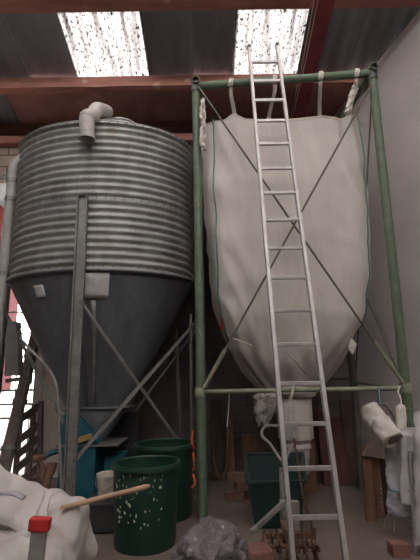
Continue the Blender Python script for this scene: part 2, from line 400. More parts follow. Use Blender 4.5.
# legs: C channels
def channel(p, q, w, d, t=.008, face=(0,-1,0)):
    p, q = Vector(p), Vector(q); z = (q-p).normalized(); f = Vector(face); x = f.cross(z).normalized(); y = z.cross(x)
    sec = [(-w/2,0),(w/2,0),(w/2,-d),(w/2-t,-d),(w/2-t,-t),(-w/2+t,-t),(-w/2+t,-d),(-w/2,-d)]
    b = MB(); b.loft([[c+x*a-y*e*-1 for a, e in sec] for c in (p,q)]); return b
lf = U(83,196,SY-B_-.06)
flx = U(75,400,SY-B_-.06).x
b = channel((flx,SY-B_-.045,0),(lf.x,SY-B_-.045,lf.z),.125,-.05,.012)
fl = obj('leg', b, M['leg'], silo, smooth=False)
b = MB()
for k in range(44):
    z = .3+k*(lf.z-.4)/43; b.ico((flx+(lf.x-flx)*z/lf.z+(.03 if k%2 else -.03), SY-B_-.05, z), .006, 1)
o = obj('bolt_row', b, M['bolt'], fl); o['kind'] = 'stuff'
rlx, llx = scx+A_+.05, scx-A_-.05
for (x, y, top, fc) in ((rlx,SY,lf.z,(1,0,0)),(llx,SY,lf.z,(-1,0,0)),(scx,SY+B_+.05,lf.z,(0,1,0))):
    obj('leg', channel((x,y,0),(x,y,top),.11,-.05,.012,fc), M['leg'], silo, smooth=False)
for p in ((flx,SY-B_-.03),(rlx,SY),(llx,SY),(scx,SY+B_+.05)):
    b = MB(); b.box((p[0],p[1],.008),(.2,.2,.016)); obj('foot_plate', b, M['leg'], silo, smooth=False)
YF = SY-B_-.09
def brace(p, q, w=.038):
    b = MB(); p, q = Vector(p), Vector(q); b.bar(p, q, w, .008, up=(0,0,1)); b.bar(p+Vector((0,-.005,.02)), q+Vector((0,-.005,.02)), .008, .04)
    obj('cross_brace', b, M['leg'], silo, smooth=False)
brace(U(80,302,YF+.03), Vector((rlx-.02, SY-.07, U(190,472,SY-.1).z)))
brace(Vector((rlx-.02, SY-.05, U(190,322,SY-.1).z)), U(73,464,YF+.0))
brace(Vector((llx+.02, SY-.07, U(9,312,SY-.1).z)), U(64,424,YF+.03))
brace(Vector((rlx-.02, SY+.05, 2.1)), Vector((scx+.05, SY+B_+.05, .6)))
# vent elbow at the front rim
e0 = U(87,139,SY-B_-.11); e1 = U(87,118,SY-B_-.11); e2 = U(102,110,SY-.50); e3 = U(107,112,SY-.34)
ve = thing('vent_elbow', 'dusty grey plastic pipe elbow curving over the silo front rim', 'pipe', (e0.x,e0.y,e0.z))
b = MB(); pts = bez([e0, e0.lerp(e1,.6), e1+Vector((.0,.01,.02)), e1+Vector((.04,.09,.085)), e1.lerp(e2,.6)+Vector((0,0,.05)), e2, e3], 6); b.tube(pts, .088, 20, cap=False); obj('elbow_pipe', b, M['pvc'], ve, solid=.008)
for k in (3, 11, 18):
    if k < len(pts)-1:
        b = MB(); d = (pts[k+1]-pts[k]).normalized()*.02; b.pipe(pts[k]-d, pts[k]+d, .097, .008, 20); obj('socket_rim', b, M['pvc'], ve)
b = MB(); b.pipe(e0-Vector((0,0,.005)), e0+Vector((0,0,.045)), .098, .01, 20); obj('end_collar', b, M['pipe'], ve)
# filling pipe up the left side of the silo
fp0 = U(12,178,5.35)
fp = thing('filling_pipe', 'tall dusty grey filling pipe rising up the left side of the silo', 'pipe', (fp0.x,fp0.y,0))
b = MB(); el = bez([fp0, fp0+Vector((0,0,.12)), fp0+Vector((.03,.02,.24)), fp0+Vector((.12,.05,.33)), fp0+Vector((.26,.2,.36))], 6)
b.tube([(fp0.x,fp0.y,0)]+[(fp0.x,fp0.y,fp0.z*k/8) for k in range(1,8)]+el, .062, 18); obj('pipe', b, M['pipe'], fp)
for z in (fp0.z-.05, fp0.z-.32, U(5,274,5.35).z, 1.2):
    b = MB(); b.pipe((fp0.x,fp0.y,z-.03),(fp0.x,fp0.y,z+.03), .072, .01, 20); obj('pipe_clamp', b, M['leg'], fp)
b = MB(); b.bar(fp0+Vector((-.25,0,-.02)), fp0+Vector((0,0,-.02)), .03, .03); b.bar(fp0+Vector((-.22,0,.02)), fp0+Vector((-.02,0,.04)), .02, .02); obj('clamp_bracket', b, M['leg'], fp)

# ------------------------------------------------------------------ green pipe frame
PL = UZ(203,527,0); YL = PL.y; YR = 4.5
TL = U(196,84,YL); TR = U(372,73,YR)
zT = (TL.z+TR.z)/2
XL0, XR0 = (PL.x+TL.x)/2, (U(405,388,YR).x+TR.x)/2
BK = 1.45
fr = thing('pipe_frame', 'tall green painted tubular frame holding up the big white bag', 'frame', ((XL0+XR0)/2,(YL+YR)/2,0))
rp = .051
P = {'fl':(PL.x,TL.x,YL,YL), 'fr':(U(405,388,YR).x,TR.x,YR,YR), 'bl':(XL0,XL0,YL+BK,YL+BK), 'br':(1.95,1.95,YR+BK,YR+BK)}
for k, (x0, x1, y0, y1) in P.items():
    b = MB(); b.pipe((x0,y0,0),(x1,y1,zT-.02), rp, .006, 20); post = obj('post', b, M['green'] if k[0] == 'f' else M['brace'], fr)  # back posts are green too; their shade is put in as dark rod colour
    b = MB(); b.box((x0,y0,.006),(.16,.16,.012)); obj('foot_plate', b, M['green'], fr, smooth=False)
b = MB(); b.tube([(XL0-.02,YL,zT-.02),(TR.x+.02,YR,zT-.02)], .050, 18); obj('top_crossbar', b, M['green'], fr)
b = MB(); b.tube([(XL0,YL+BK,zT-.02),(1.95,YR+BK,zT-.02)], .04, 14); obj('top_crossbar', b, M['green'], fr)
for x0, y0, x1 in ((TL.x,YL,XL0),(TR.x,YR,1.95)):
    b = MB(); b.pipe((x0,y0-.09,zT+.02),(x1,y0+BK+.06,zT+.02), .047, .007, 20); obj('side_tube', b, M['green'], fr)
    b = MB(); b.pipe((x0,y0,zT-.11),(x0,y0,zT+.03), .06, .01, 18); obj('pipe_coupler', b, M['bolt'], fr)
zbar = U(300,390,4.6).z
b = MB(); b.tube([(XL0-.06,YL,U(198,392,YL).z),(P['fr'][0]+.05,YR,U(405,388,YR).z)], .024, 14); obj('lower_crossbar', b, M['greenrust'], fr)
b = MB(); b.tube([(1.95,YR+BK,zbar+.09),(U(335,380,6.0).x-.5,YR+BK+.05,zbar+.12)], .022, 10); obj('rear_rail', b, M['brace'], fr)
b = MB(); b.tube([(XL0,YL,zbar+.01),(XL0,YL+BK,zbar+.01)], .022, 10); obj('side_rail', b, M['greenrust'], fr)
b = MB(); b.tube([(P['fr'][0],YR,zbar),(1.95,YR+BK,zbar+.05)], .022, 10); obj('side_rail', b, M['greenrust'], fr)
for x, y, z in ((XL0,YL,U(198,392,YL).z),(P['fr'][0],YR,U(405,388,YR).z)):
    b = MB(); b.pipe((x,y,z-.05),(x,y,z+.05), .058, .01, 18); b.box((x,y-.05,z),(.09,.03,.07),bev=.006); obj('rail_clamp', b, M['greenrust'], fr)
def rod(p, q, ra=.012, clampend=True):
    b = MB(); b.tube([p,q], ra, 10); o = obj('diagonal_rod', b, M['brace'], fr)
    if clampend:
        p, q = Vector(p), Vector(q); b = MB(); b.tube([q, q+(p-q)*.115], .022, 12); obj('rod_sleeve', b, M['greenrust'], o)
rod(U(198,86,YL-.06), U(403,383,YR-.04)); rod(U(371,86,YR-.06), U(204,388,YL-.07))
rod((TR.x,YR+.02,zT-.15),(1.95,YR+BK,1.2), .011, False); rod((1.95,YR+BK,U(355,235,5.9).z),(P['fr'][0],YR+.03,zbar+.06), .011, False)
# ------------------------------------------------------------------ hanging big bag
secs = []
for y, pl, pr, yf, yb, pw in ((112,206,361,4.93,5.85,9),(145,206,365.5,4.88,5.88,9),(200,208,369.5,4.84,5.9,8),(240,212,370.5,4.82,5.9,8),(285,217,369,4.82,5.9,7),(315,222,365,4.84,5.9,6),
  (330,227,358,4.88,5.88,5),(345,233,351,4.94,5.86,4),(360,241,342,5.02,5.80,3.2),(376,250,331,5.12,5.72,2.6),(388,260,321,5.22,5.64,2.2),(394,267,314,5.28,5.58,2)):
    a_, c_ = U(pl,y,yf+.06), U(pr,y,yf+.06); secs.append(((a_.z+c_.z)/2, a_.x, c_.x, yf, yb, pw))
Z_HI, Z_LO = secs[0][0], secs[-1][0]
def sec_at(z):
    for a, c in zip(secs, secs[1:]):
        if a[0] >= z >= c[0]:
            t = (a[0]-z)/(a[0]-c[0]); t2 = t; return [a[i]+(c[i]-a[i])*t2 for i in range(6)]
    return list(secs[0] if z > secs[0][0] else secs[-1])
ZB_T = U(290,119,4.93).z
def bag_pt(u, z, off=0.):                              # u angle
    _, xl, xr, yf, yb, pw = sec_at(min(z,Z_HI))
    c, s = math.cos(u), math.sin(u); e = 2/pw
    x = (xl+xr)/2+(xr-xl)/2*math.copysign(abs(c)**e, c); y = (yf+yb)/2+(yb-yf)/2*math.copysign(abs(s)**e, s)
    n = Vector((c,s,0)); k = min(1, (z-1.1)/.5)
    w = .030*noise.noise(Vector((x*2.2,y*2,z*.9)))+.014*noise.noise(Vector((x*7,y*6,z*.9)))+.016*noise.noise(Vector((x*3+z*1.8,y*3,z*2.6-x*2)))
    w += .022*max(0,(2.2-z))*math.sin(u*16+3*noise.noise(Vector((z,u,1))))
    fx = (x*1.6+.30*z+.5*noise.noise(Vector((x,y,z*.8))))*2.3; w += .040*(1-2*abs(noise.noise(Vector((fx, y, z*.45)))))
    w += .022*max(0,1-5*abs(noise.noise(Vector((x*1.3+z*.9+7, y, z*1.1-x*.8)))))
    w += .018*max(0,1-5*abs(noise.noise(Vector((x*1.5-z*1.0+3, y, z*.7+x*.6)))))
    w += .007*(1-3*abs(noise.noise(Vector((x*2.6+z*1.6, y*3, z*1.8-x*2)))))
    return Vector((x,y,z))+n*(w*k+off)
NU = 144
def u_at(i): return 2*PI*i/NU
bag = thing('bulk_bag', 'large white woven bulk bag hanging inside the green frame, tapering to a tied spout', 'bag', (1.0,5.4,1.25))
loopx = [U(233,119,4.93).x, U(270,119,4.93).x, U(320,118,4.93).x, U(352,118,4.9).x]
def topz(p):
    d = min([abs(p.x-x) for x in loopx]); dd = min(1, d/.28); return ZB_T+.045-.13*dd*(2-dd)*.8 + .02*noise.noise(p*3)
rings = []; NZ = 66
for k in range(NZ+1):
    t = k/NZ; rg = []
    for i in range(NU):
        p0 = bag_pt(u_at(i), 4.8); zt_ = topz(p0); z = zt_+(Z_LO-zt_)*t
        rg.append(bag_pt(u_at(i), z))
    rings.append(rg)
b = MB(); b.loft(rings, cap0=False, cap1=True); obj('bag_body', b, M['bag'], bag, solid=.006, angle=60)
b = MB(); b.tube([r + Vector((0,0,.0)) for r in rings[0]]+[rings[0][0]], .014, 6, cap=False); obj('top_hem', b, M['strap'], bag)
# green seam tapes down the front corners and back left
for u, u2, off in ((-PI*.695,-PI*.95,.008),(-PI*.235,-PI*.08,.010),(PI*.75,PI*.8,.006)):
    zz = [4.76-(4.76-1.9)*k/60 for k in range(61)]; b = MB(); b.tube([bag_pt(u+(u2-u)*((4.76-z)/2.86)**3, z, off) for z in zz], .010, 6); obj('seam_tape', b, M['seam'], bag)
# lifting loops wrapped round the top bar
def loop(px, pxb, Y, wide=.055):
    top = U(px, 84, YL+(YR-YL)*((px-196)/176)); yb_ = YL+(YR-YL)*((px-196)/176)
    x = XL0+(TR.x-XL0)*((px-196)/176.)
    x = top.x; zc = zT-.02; foot = U(pxb, 121, 4.93); foot.z = ZB_T-.0
    b = MB(); pts = []
    for k in range(13):
        a = -PI*.35+ (PI*1.7)*k/12; pts.append(Vector((x+.01*math.sin(k), yb_-.056*math.cos(a)*-1, zc+.056*math.sin(a))))
    rings = [[p+Vector((-wide/2,0,0)), p+Vector((wide/2,0,0)), p+Vector((wide/2,.0,.006)), p+Vector((-wide/2,0,.006))] for p in pts]
    b.tube(pts, .030, 8, squash=.5)
    o = obj('lifting_loop', b, M['strap'], bag)
    b = MB(); ps = bez([Vector((x,yb_,zc-.05)), Vector((x,yb_+.05,zc-.12)), Vector((foot.x*.7+x*.3, 4.84, ZB_T+.09)), foot, foot-Vector((0,.0,.12))], 6)
    n = len(ps); rr = [.022+.014*(k/n)**2+(.012 if k > n-8 else 0) for k in range(n)]
    b.tube(ps, rr, 8, squash=.45); obj('strap', b, M['strap'], o)
loop(231,235,4.9); loop(275,269,4.9); loop(321,320,4.9); loop(357,350,4.9)
# folded flap triangles beside the loops, long loose folds near the bottom
pts = [U(228,336,4.8), U(240,341,4.8), U(252,346,4.8)]; b = MB(); b.tube(bez(pts,6), .016, 8, squash=.5, jitter=.4); obj('fold_strap', b, M['bag'], bag)
b = MB(); b.prism([U(351,338,4.86),U(357,344,4.85),U(353,355,4.87),U(348,348,4.87)],'y',(0,.012,0)); obj('loose_tag', b, M['strap'], bag)
pts = [U(284,352,4.8), U(292,358,4.82), U(301,368,4.86), U(307,374,4.9)]; b = MB(); b.tube(bez(pts,6), [.006]*8+[.010]*11, 6, squash=.5); obj('fold_mark', b, M['tan'], bag)
# collar and spout
sc_ = U(294,400,5.4); sxx, syy = sc_.x, 5.42
zsp0 = 1.30; zsp1 = U(294,443,5.4).z
b = MB(); b.lathe([(.26,1.34),(.285,1.27),(.25,1.22),(.20,1.20)], (sxx,syy,0), 48, 1, .9, wob=.08); obj('collar', b, M['bag'], bag, solid=.006)
b = MB(); prof = [(.205,1.26-(1.26-zsp1-.05)*k/16) for k in range(17)]+[(.18,zsp1+.03),(.155,zsp1),(.17,zsp1-.03),(.18,zsp1-.06)]
rings = []
for j, (r, z) in enumerate(prof):
    rings.append([Vector((sxx+r*math.cos(a)*(1+.05*math.sin(7*a+z*2)), syy+.9*r*math.sin(a)*(1+.05*math.sin(7*a)), z)) for a in [2*PI*i/56 for i in range(56)]])
b.loft(rings, cap0=False, cap1=False); sp = obj('spout', b, M['bag'], bag, solid=.006)
b = MB(); b.lathe([(.16,zsp1+.02),(.175,zsp1+.012),(.16,zsp1+.0)], (sxx,syy,0), 40, 1, .9); obj('spout_tie', b, M['strap'], sp)
b = MB(); b.lathe([(.155,zsp1-.05),(.155,zsp1-.17),(.14,zsp1-.19),(.14,zsp1-.34)], (sxx,syy,0), 40, 1, .9); obj('spout_end', b, M['clearfilm'], sp, solid=.004, label='cloudy plastic sleeve end')
# ropes
def cord(name, pts, r, m, label, cat='rope', n=8, jit=0., grp=None):
    b = MB(); b.tube(bez(pts, n), r, 8, jitter=jit); o = obj(name, b, m); tag(o, label, cat, grp); return o
RY = 4.46
cord('tie_rope', [U(289,383,4.53),U(293,386,4.5),U(292,394,4.5),U(290,401,4.52),U(290,410,4.52),U(291,422,4.54)], .017, M['strap'], 'white knotted rope hanging from the crossbar in front of the spout', jit=.6)
cord('hanging_string', [U(229,391,4.64),U(229,400,4.7),U(228,416,4.75),U(227,427,4.75)], .006, M['strap'], 'thin string hanging down from the left end of the lower crossbar', 'string')
def tangle(px0, px1, y0, y1, Y, n, r, spread):
    b = MB()
    for k in range(n):
        ya = y0+(y1-y0)*random.random()*.6; yb_ = min(y1, ya+(y1-y0)*(.25+.5*random.random()))
        pts = []
        for q in range(7):
            t = q/6; yy = ya+(yb_-ya)*t; xx = px0+(px1-px0)*(yy-y0)/(y1-y0)+random.uniform(-spread,spread)
            pts.append(U(xx, yy, Y+random.uniform(-.03,.03)))
        b.tube(bez(pts,5), r*(.7+.8*random.random()), 6, jitter=.3)
    return b
tag(obj('twine_bundle', tangle(203,203,96,150,4.6,16,.011,2.6), M['strap']), 'frayed off-white twine bundle knotted down the top of the left green post', 'twine')
tag(obj('knotted_cloth', tangle(357,347,80,114,4.6,12,.018,2.2), M['strap']), 'off-white cloth knot tied round the green top bar near the right post', 'cloth')
# hanging dark rag left of spout
b = MB(); rings = []
for k in range(22):
    t = k/21; c = U(266-3*t+1.2*math.sin(5*t), 396+27*t, 4.78); r = (.05+.075*math.sin(PI*min(1,t*1.1)**.7))*(1-.25*t)
    rings.append([c+Vector((r*math.cos(a)*(1+.35*math.sin(5*a+t*3)), .6*r*math.sin(a)*(1+.35*math.sin(4*a-t*2)), .03*math.sin(3*a))) for a in [2*PI*i/60 for i in range(60)]])
b.loft(rings); b.crumple(.02, 13, 2); b.crumple(.008, 34, 6); tag(obj('hanging_rag', b, M['greycloth']), 'crumpled greyish rag tied on the crossbar left of the bag spout', 'rag')

# ------------------------------------------------------------------ ladder
LT = U(262.5,45,4.58); tdir = None
Ytop, Ybot = 4.56, 3.30
def lad_Y(z): return 3.28+(4.50-3.28)*(z/5.12)-.0
def on_ladder(px, py):                               # intersect the pixel ray with the ladder's plane
    d = ray(px,py); k = (4.50-3.28)/5.12
    t = (3.28+k*H)/(d.y-k*d.z); return Vector((0,0,H))+d*t
l0, l1 = on_ladder(249,48), on_ladder(286.5,484); r0, r1 = on_ladder(277,46), on_ladder(335.5,484)
def ext(a, c, z): t = (z-a.z)/(c.z-a.z); return a+(c-a)*t
lb, rb = ext(l0,l1,0), ext(r0,r1,0)
lad = thing('aluminium_ladder', 'long dull aluminium ladder leaning on the green frame', 'ladder', ((lb+rb)/2))
for a, c in ((l0,lb),(r0,rb)):
    b = MB(); b.bar(c, a, .036, .062, up=(1,0,0) if False else (0,1,0), bev=.006); rail = obj('rail', b, M['alu'], lad, smooth=False)
    d = (a-c).normalized(); b = MB(); b.bar(a-d*.03, a+d*.035, .042, .068, up=(0,1,0), bev=.01); obj('end_cap', b, M['blackcap'], rail)
    b = MB(); b.bar(c, c+d*.08, .048, .074, up=(0,1,0), bev=.008); obj('rubber_foot', b, M['blackcap'], rail)
for y in (62,81,100.5,121,144,168.5,193,220,248.5,278,311,345,384,424.5,469,518):
    zz = on_ladder(260,y).z
    xl_, xr_ = ext(l0,l1,zz), ext(r0,r1,zz); b = MB(); b.bar(xl_, xr_, .030, .034, bev=.005); obj('rung', b, M['alu'], lad, smooth=False)
zz = ext(l0,l1,.19); b = MB(); b.bar(ext(l0,l1,.17), ext(r0,r1,.17), .03, .034, bev=.005); obj('rung', b, M['alu'], lad, smooth=False)

# ------------------------------------------------------------------ tubs, bucket, crate
def tub(c, r, h, label, spl=False):
    t = thing('plastic_tub', label, 'tub', (c[0],c[1],0), 'big dark green tubs by the silo')
    b = MB(); b.lathe([(.02,.02),(r*.88,.02),(r*.9,0),(r*.93,.03),(r*.955,h*.5),(r,h-.06),(r,h-.03),(r-.012,h-.03),(r*.94,h*.5),(r*.87,.05),(.02,.045)], c, 64); bd = obj('tub_body', b, M['tub'], t)
    b = MB(); b.lathe([(r-.014,h-.045),(r+.022,h-.045),(r+.026,h-.02),(r+.02,h),(r-.006,h+.002),(r-.016,h-.01),(r-.014,h-.045)], c, 64); obj('tub_rim', b, M['tub'], t)
    if spl:
        b = MB()
        for k in range(60):
            a = random.uniform(-2.5,-.9); z = random.uniform(.22,.66); rr = r*.93+(r*.07)*z/h+.002
            b.ico((c[0]+rr*math.cos(a), c[1]+rr*math.sin(a), z), .0045+random.random()*.004, 1, (1,.5,1.3+random.random()))
        o = obj('dried_splashes', b, M['flour'], t, label='pale dried splashes'); o['kind'] = 'stuff'
    return t
c1 = U(146.5,461,4.28)
hT = U(145,463,4.2).z
tub((c1.x,4.28,0), .305, hT, 'dark green plastic tub spattered with pale splashes, nearest the camera', True)
c2 = U(166,441,5.2); tub((c2.x+.0,5.08,0), .33, c2.z, 'dark green plastic tub half hidden behind the spattered tub')
# crate and bucket
cr = thing('black_crate', 'low black plastic crate on the floor left of the spattered green tub', 'crate', (-1.12,4.72,0))
zc1 = U(100,503,4.52).z; xa, xb = U(84,520,4.5).x, U(118,520,4.5).x
b = MB(); b.box(((xa+xb)/2,4.72,zc1/2+.005),(xb-xa,.4,zc1),bev=.015); obj('crate_body', b, M['blackbox'], cr, smooth=False)
b = MB(); b.box(((xa+xb)/2,4.72,zc1-.02),(xb-xa+.03,.43,.03),bev=.006); obj('crate_rim', b, M['blackbox'], cr, smooth=False)
bc = U(107.5,490,4.7); bu = thing('cream_bucket', 'cream plastic bucket standing on the black crate', 'bucket', (bc.x,4.7,zc1+.01))
br_ = (U(119,475,4.7).x-U(97,475,4.7).x)/2; bz = U(107,474,4.65).z
b = MB(); b.lathe([(.01,zc1+.01),(br_*.8,zc1+.01),(br_*.84,zc1+.05),(br_*.98,bz-.02),(br_*.95,bz-.02),(br_*.8,zc1+.04),(.01,zc1+.03)], (bc.x,4.7,0), 40); obj('bucket_body', b, M['bucket'], bu)
b = MB(); b.lathe([(br_*.95,bz-.035),(br_*1.03,bz-.035),(br_*1.05,bz-.01),(br_*1.0,bz),(br_*.94,bz-.005),(br_*.95,bz-.035)], (bc.x,4.7,0), 40); obj('bucket_rim', b, M['bucket'], bu)
b = MB(); b.tube(bez([(bc.x-br_*1.04,4.7,bz-.03),(bc.x-br_*.8,4.58,bz-.09),(bc.x,4.52,bz-.13),(bc.x+br_*.8,4.58,bz-.09),(bc.x+br_*1.04,4.7,bz-.03)],6), .004, 6); obj('bucket_handle', b, M['leg'], bu)
# wooden pole
p0, p1 = U(62,508,3.0), U(149,486,3.88)
b = MB(); n = 14; pts = [p0.lerp(p1,k/n) for k in range(n+1)]; b.tube(pts, [.017+.004*k/n for k in range(n)]+[.014], 14); tag(obj('wooden_pole', b, M['wood']), 'smooth wooden broom pole lying from the white bag to the green tub', 'pole')

# ------------------------------------------------------------------ teal machine
mx0, mx1 = U(62,470,5.5).x, U(98,470,5.5).x
tm = thing('feed_mill', 'teal painted metal feed machine under the silo outlet', 'machine', ((mx0+mx1)/2,5.65,0))
zt1 = U(85,447,5.35).z
b = MB(); b.box(((mx0+mx1)/2,5.65,zt1/2),(mx1-mx0,.6,zt1),bev=.012); obj('housing', b, M['teal'], tm, smooth=False)
b = MB(); b.box(((mx0+mx1)/2+.12,5.65,zt1+.012),(mx1-mx0+.3,.66,.02),bev=.004); obj('top_plate', b, M['leg'], tm, smooth=False)
b = MB(); za = U(90,440,5.3).z; b.bar(U(64,449,5.33), U(100,436,5.33), .05, .05, bev=.01); obj('guard_bar', b, M['teal'], tm, smooth=False)
b = MB(); b.bar(U(72,442,5.27), U(92,436,5.27), .03, .065, bev=.006); obj('warning_strip', b, M['yellow'], tm, smooth=False, label='faded yellow strip')
b = MB(); b.prism([U(60,456,5.4),U(60,418,5.4),U(73,408,5.4),U(92,432,5.4),U(98,446,5.4)],'y',(0,.35,0)); obj('side_chute', b, M['teal'], tm, smooth=False)
b = MB(); b.box((U(114,470,5.6).x,5.75,.27),(.24,.4,.54),bev=.01); obj('motor_box', b, M['teal'], tm, smooth=False)
b = MB(); b.tube(bez([U(63,450,5.2),U(54,452,5.15),U(45,456,5.1)],4), .03, 10); a = obj('lever_arm', b, M['teal'], tm)
b = MB(); b.tube([U(46,456,5.1),U(33,459,5.05)], [.03,.042], 10, jitter=.3); obj('lever_tip', b, M['rust'], a, label='dark rusty lever tip')
b = MB(); b.box((U(120,440,6.2).x,6.35,.5),(.5,.4,1.0),bev=.02); tag(obj('metal_drum_box', b, M['blackbox'], smooth=False), 'dark metal box behind the silo outlet and green tubs', 'box')

# ------------------------------------------------------------------ left side, by the opening
# steel mesh gate in the opening
g = thing('steel_gate', 'grey steel mesh gate standing in the bright opening at the left', 'gate', (-3.7,7.1,0))
zz0, zz1 = 0.02, 2.9
for z in [U(30,y,7.1).z for y in (312,327,333,345,357,372,390,404,418)]:
    b = MB(); b.tube([(-4.9,7.1,z),(OX-.14,7.1,z)], .016 if z > 1.4 else .02, 8); obj('horizontal_bar', b, M['leg'], g)
for x in (-4.9,-4.45,-4.0,-3.55,-3.22,-2.96,OX-.15):
    b = MB(); b.tube([(x,7.1,zz0),(x,7.1,U(30,312,7.1).z)], .012, 8); obj('upright_bar', b, M['leg'], g)
# red trailer outside
rt = thing('red_trailer', 'shade-darkened red farm trailer side seen outside through the left opening', 'trailer', (-5.3,8.8,0))
xr1 = U(19,300,9.6).x
b = MB(); b.box((xr1-1.5,9.0,3.15),(3.0,1.2,3.9),bev=.03); obj('body', b, M['shaded_red'], rt, smooth=False)
for k in range(5):
    b = MB(); b.box((xr1-.05-.5*k,8.37,3.15),(.08,.08,3.9)); obj('upright_rib', b, M['shaded_red'], rt, smooth=False)
for z in (1.25,2.2,3.6,4.1):
    b = MB(); b.box((xr1-1.5,8.36,z),(3.0,.06,.06)); obj('pale_strip', b, M['cream'], rt, smooth=False, label='pale horizontal strip')
for k in (-.5,-2.3):
    b = MB(); b.lathe([(.1,-.15),(.45,-.15),(.55,-.1),(.58,0),(.55,.1),(.45,.15),(.1,.15)], (0,0,0), 32, cap0=True, cap1=True)
    for v in b.b.verts: v.co = Vector((xr1+k+v.co.x, 9.0+v.co.z, .6+v.co.y))
    obj('wheel', b, M['blackcap'], rt)
b = MB(); b.box((xr1-1.5,9.0,1.0),(2.8,.4,.3)); obj('chassis', b, M['shaded_red'], rt, smooth=False)
b = MB(); b.box((-6.0,9.6,5.35),(8.4,4.6,.12)); struct('ceiling_shade_canopy', b, M['roofsheet'])  # canopy added over the yard to keep sky light off the trailer
for x in (-9.9,-1.95):
    b = MB(); b.box((x,11.7,2.6),(.12,.12,5.3)); struct('trim_%d' % (2 if x < -5 else 3), b, M['redsteel'])  # posts for the added canopy
M['shaded_red'].node_tree.nodes['Principled BSDF'].inputs['Specular IOR Level'].default_value = .1
# slanted red mast piece seen behind the cone's left side
# heavy leaning beam
q0, q1 = U(39,322,6.6), U(-1,490,5.7); lt = (0-q1.z)/(q0.z-q1.z); qb = q1+(q0-q1)*lt
lbm = thing('leaning_auger', 'dark dusty steel auger tube leaning left of the silo cone', 'auger', qb)
b = MB(); b.tube([qb+(q0-qb)*(k/12) for k in range(13)], .085, 18, jitter=.02); obj('auger_tube', b, M['greyboard'], lbm)
for f_ in (.25,.5,.78,.97):
    c = qb+(q0-qb)*f_; d = (q0-qb).normalized()*.025; b = MB(); b.pipe(c-d, c+d, .105, .02, 20); obj('joint_ring', b, M['leg'], lbm)
b = MB(); off = Vector((.06,-.09,0)); b.tube([qb+(q0-qb)*.45+off, qb+(q0-qb)*.95+off], .012, 8); obj('tie_bar', b, M['leg'], lbm)
# duct stub hanging beside the left leg
d0, d1 = U(14,322,5.35), U(14,376,5.35)
ds = thing('metal_chute', 'short dark grey metal chute hanging by the left silo leg', 'chute', d1)
b = MB(); b.loft([[Vector((c.x+sx*w, c.y+sy*.07, c.z)) for sx, sy in ((-1,-1),(1,-1),(1,1),(-1,1))] for c, w in ((d0,.045),(d0.lerp(d1,.3),.08),(d1,.085))]); obj('chute_body', b, M['conduit'], ds, smooth=False)
b = MB(); b.bar(U(6,381,5.3), U(26,378,5.3), .05, .05, bev=.006); obj('chute_lip', b, M['brace'], ds, smooth=False)
# conduit hose
cord('grey_conduit', [U(20,338,5.0),U(30,349,4.95),U(44,364,4.9),U(54,379,4.85),U(58,398,4.8),U(59,430,4.75),U(61,470,4.72),U(62,500,4.7),Vector((U(62,500,4.7).x,4.7,.03))], .017, M['conduit2'], 'thin grey bent conduit pipe running down left of the front silo leg', 'pipe')
# wooden pallet leaning in the opening
pa = thing('wooden_pallet', 'weathered wooden pallet with gaps leaning in the left opening', 'pallet', (-3.0,6.6,0))
for k, (x0,y0,x1,y1) in enumerate(((18,421,41,405),(18,441,41,423),(16,456,40,437),(15,470,40,449),(14,486,41,465),(13,500,42,482))):
    b = MB(); b.bar(U(x0,y0,6.35), U(x1,y1,6.65), .024, .105); obj('slat', b, M['greyboard'], pa, smooth=False)
for (x0,y0,x1,y1) in ((27,493,34,404),(39,500,41,401),(13,500,21,415)):
    p, q = U(x0,y0,6.5), U(x1,y1,6.62); p = q+(p-q)*((q.z-.01)/(q.z-p.z)); b = MB(); b.bar(p, q, .06, .07, up=(0,1,0)); obj('stringer', b, M['greyboard'], pa, smooth=False)
# logs
for k, (a, c, r, lab) in enumerate(((U(52,463,4.9),U(44,500,4.8),.045,'thick knobbly dark stick standing behind the white bag'),(U(40,462,4.98),U(47,497,4.9),.03,'thinner dark stick crossing behind the knobbly one'))):
    c = a+(c-a)*((a.z-.01)/(a.z-c.z)); n = 8; b = MB(); b.tube([a.lerp(c,i/n)+Vector((.01*math.sin(i*2),0,0)) for i in range(n+1)], [r*(1.15 if i < 2 else .9) for i in range(n+1)], 10, jitter=.5); tag(obj('wooden_stick', b, M['rust']), lab, 'stick', 'dark sticks behind the white bag')

# ------------------------------------------------------------------ foreground white bag
fb = MB(); cxb, cyb = -1.73, 3.02
rings = []; nu = 120
tops = [(.0,.02),(.12,.06),(.3,.10)]
for k in range(40):
    t = k/39
    if t < .62:                                         # sides, bulging
        z = .67*(t/.62); r = .80+.07*math.sin(PI*t/.62*.9)-.05*(1-t/.62); inn = 0
    elif t < .74:
        s = (t-.62)/.12; z = .67+.03*math.sin(PI*s); r = .80-.09*s
    else:
        s = (t-.74)/.26; z = .67-.10*math.sin(PI*.5*min(1,s*2)); r = .71*(1-s)+.01
    rg = []
    for i in range(nu):
        a = 2*PI*i/nu; e = .55; c, s_ = math.cos(a), math.sin(a)
        x = cxb+r*math.copysign(abs(c)**e, c); y = cyb+.72*r*math.copysign(abs(s_)**e, s_)
        hz = z
        if z > .4:
            hx = x-cxb
            hz += (.42*max(0,-hx-.02)*(z/.7)) + .05*noise.noise(Vector((x*3,y*3,5))) - .10*max(0,(cyb-y))*1.0
            if z > .66: hz += .05*noise.noise(Vector((x*5,y*5,1)))
            hz -= .22*max(0, hx-.25)
        rg.append(Vector((x,y,hz)))
    rings.append(rg)
fb.loft(rings, cap0=True, cap1=True); fb.crumple(.045, 3.2, 4); fb.crumple(.030, 7, 2); fb.crumple(.012, 18, 9)
for v in fb.b.verts:
    q = v.co*2.4; k = max(0, 1-6*abs(noise.noise(q+Vector((3,1,8))))); v.co += v.normal*.028*k
for v in fb.b.verts:
    if v.co.z < .01: v.co.z = max(v.co.z, .0)
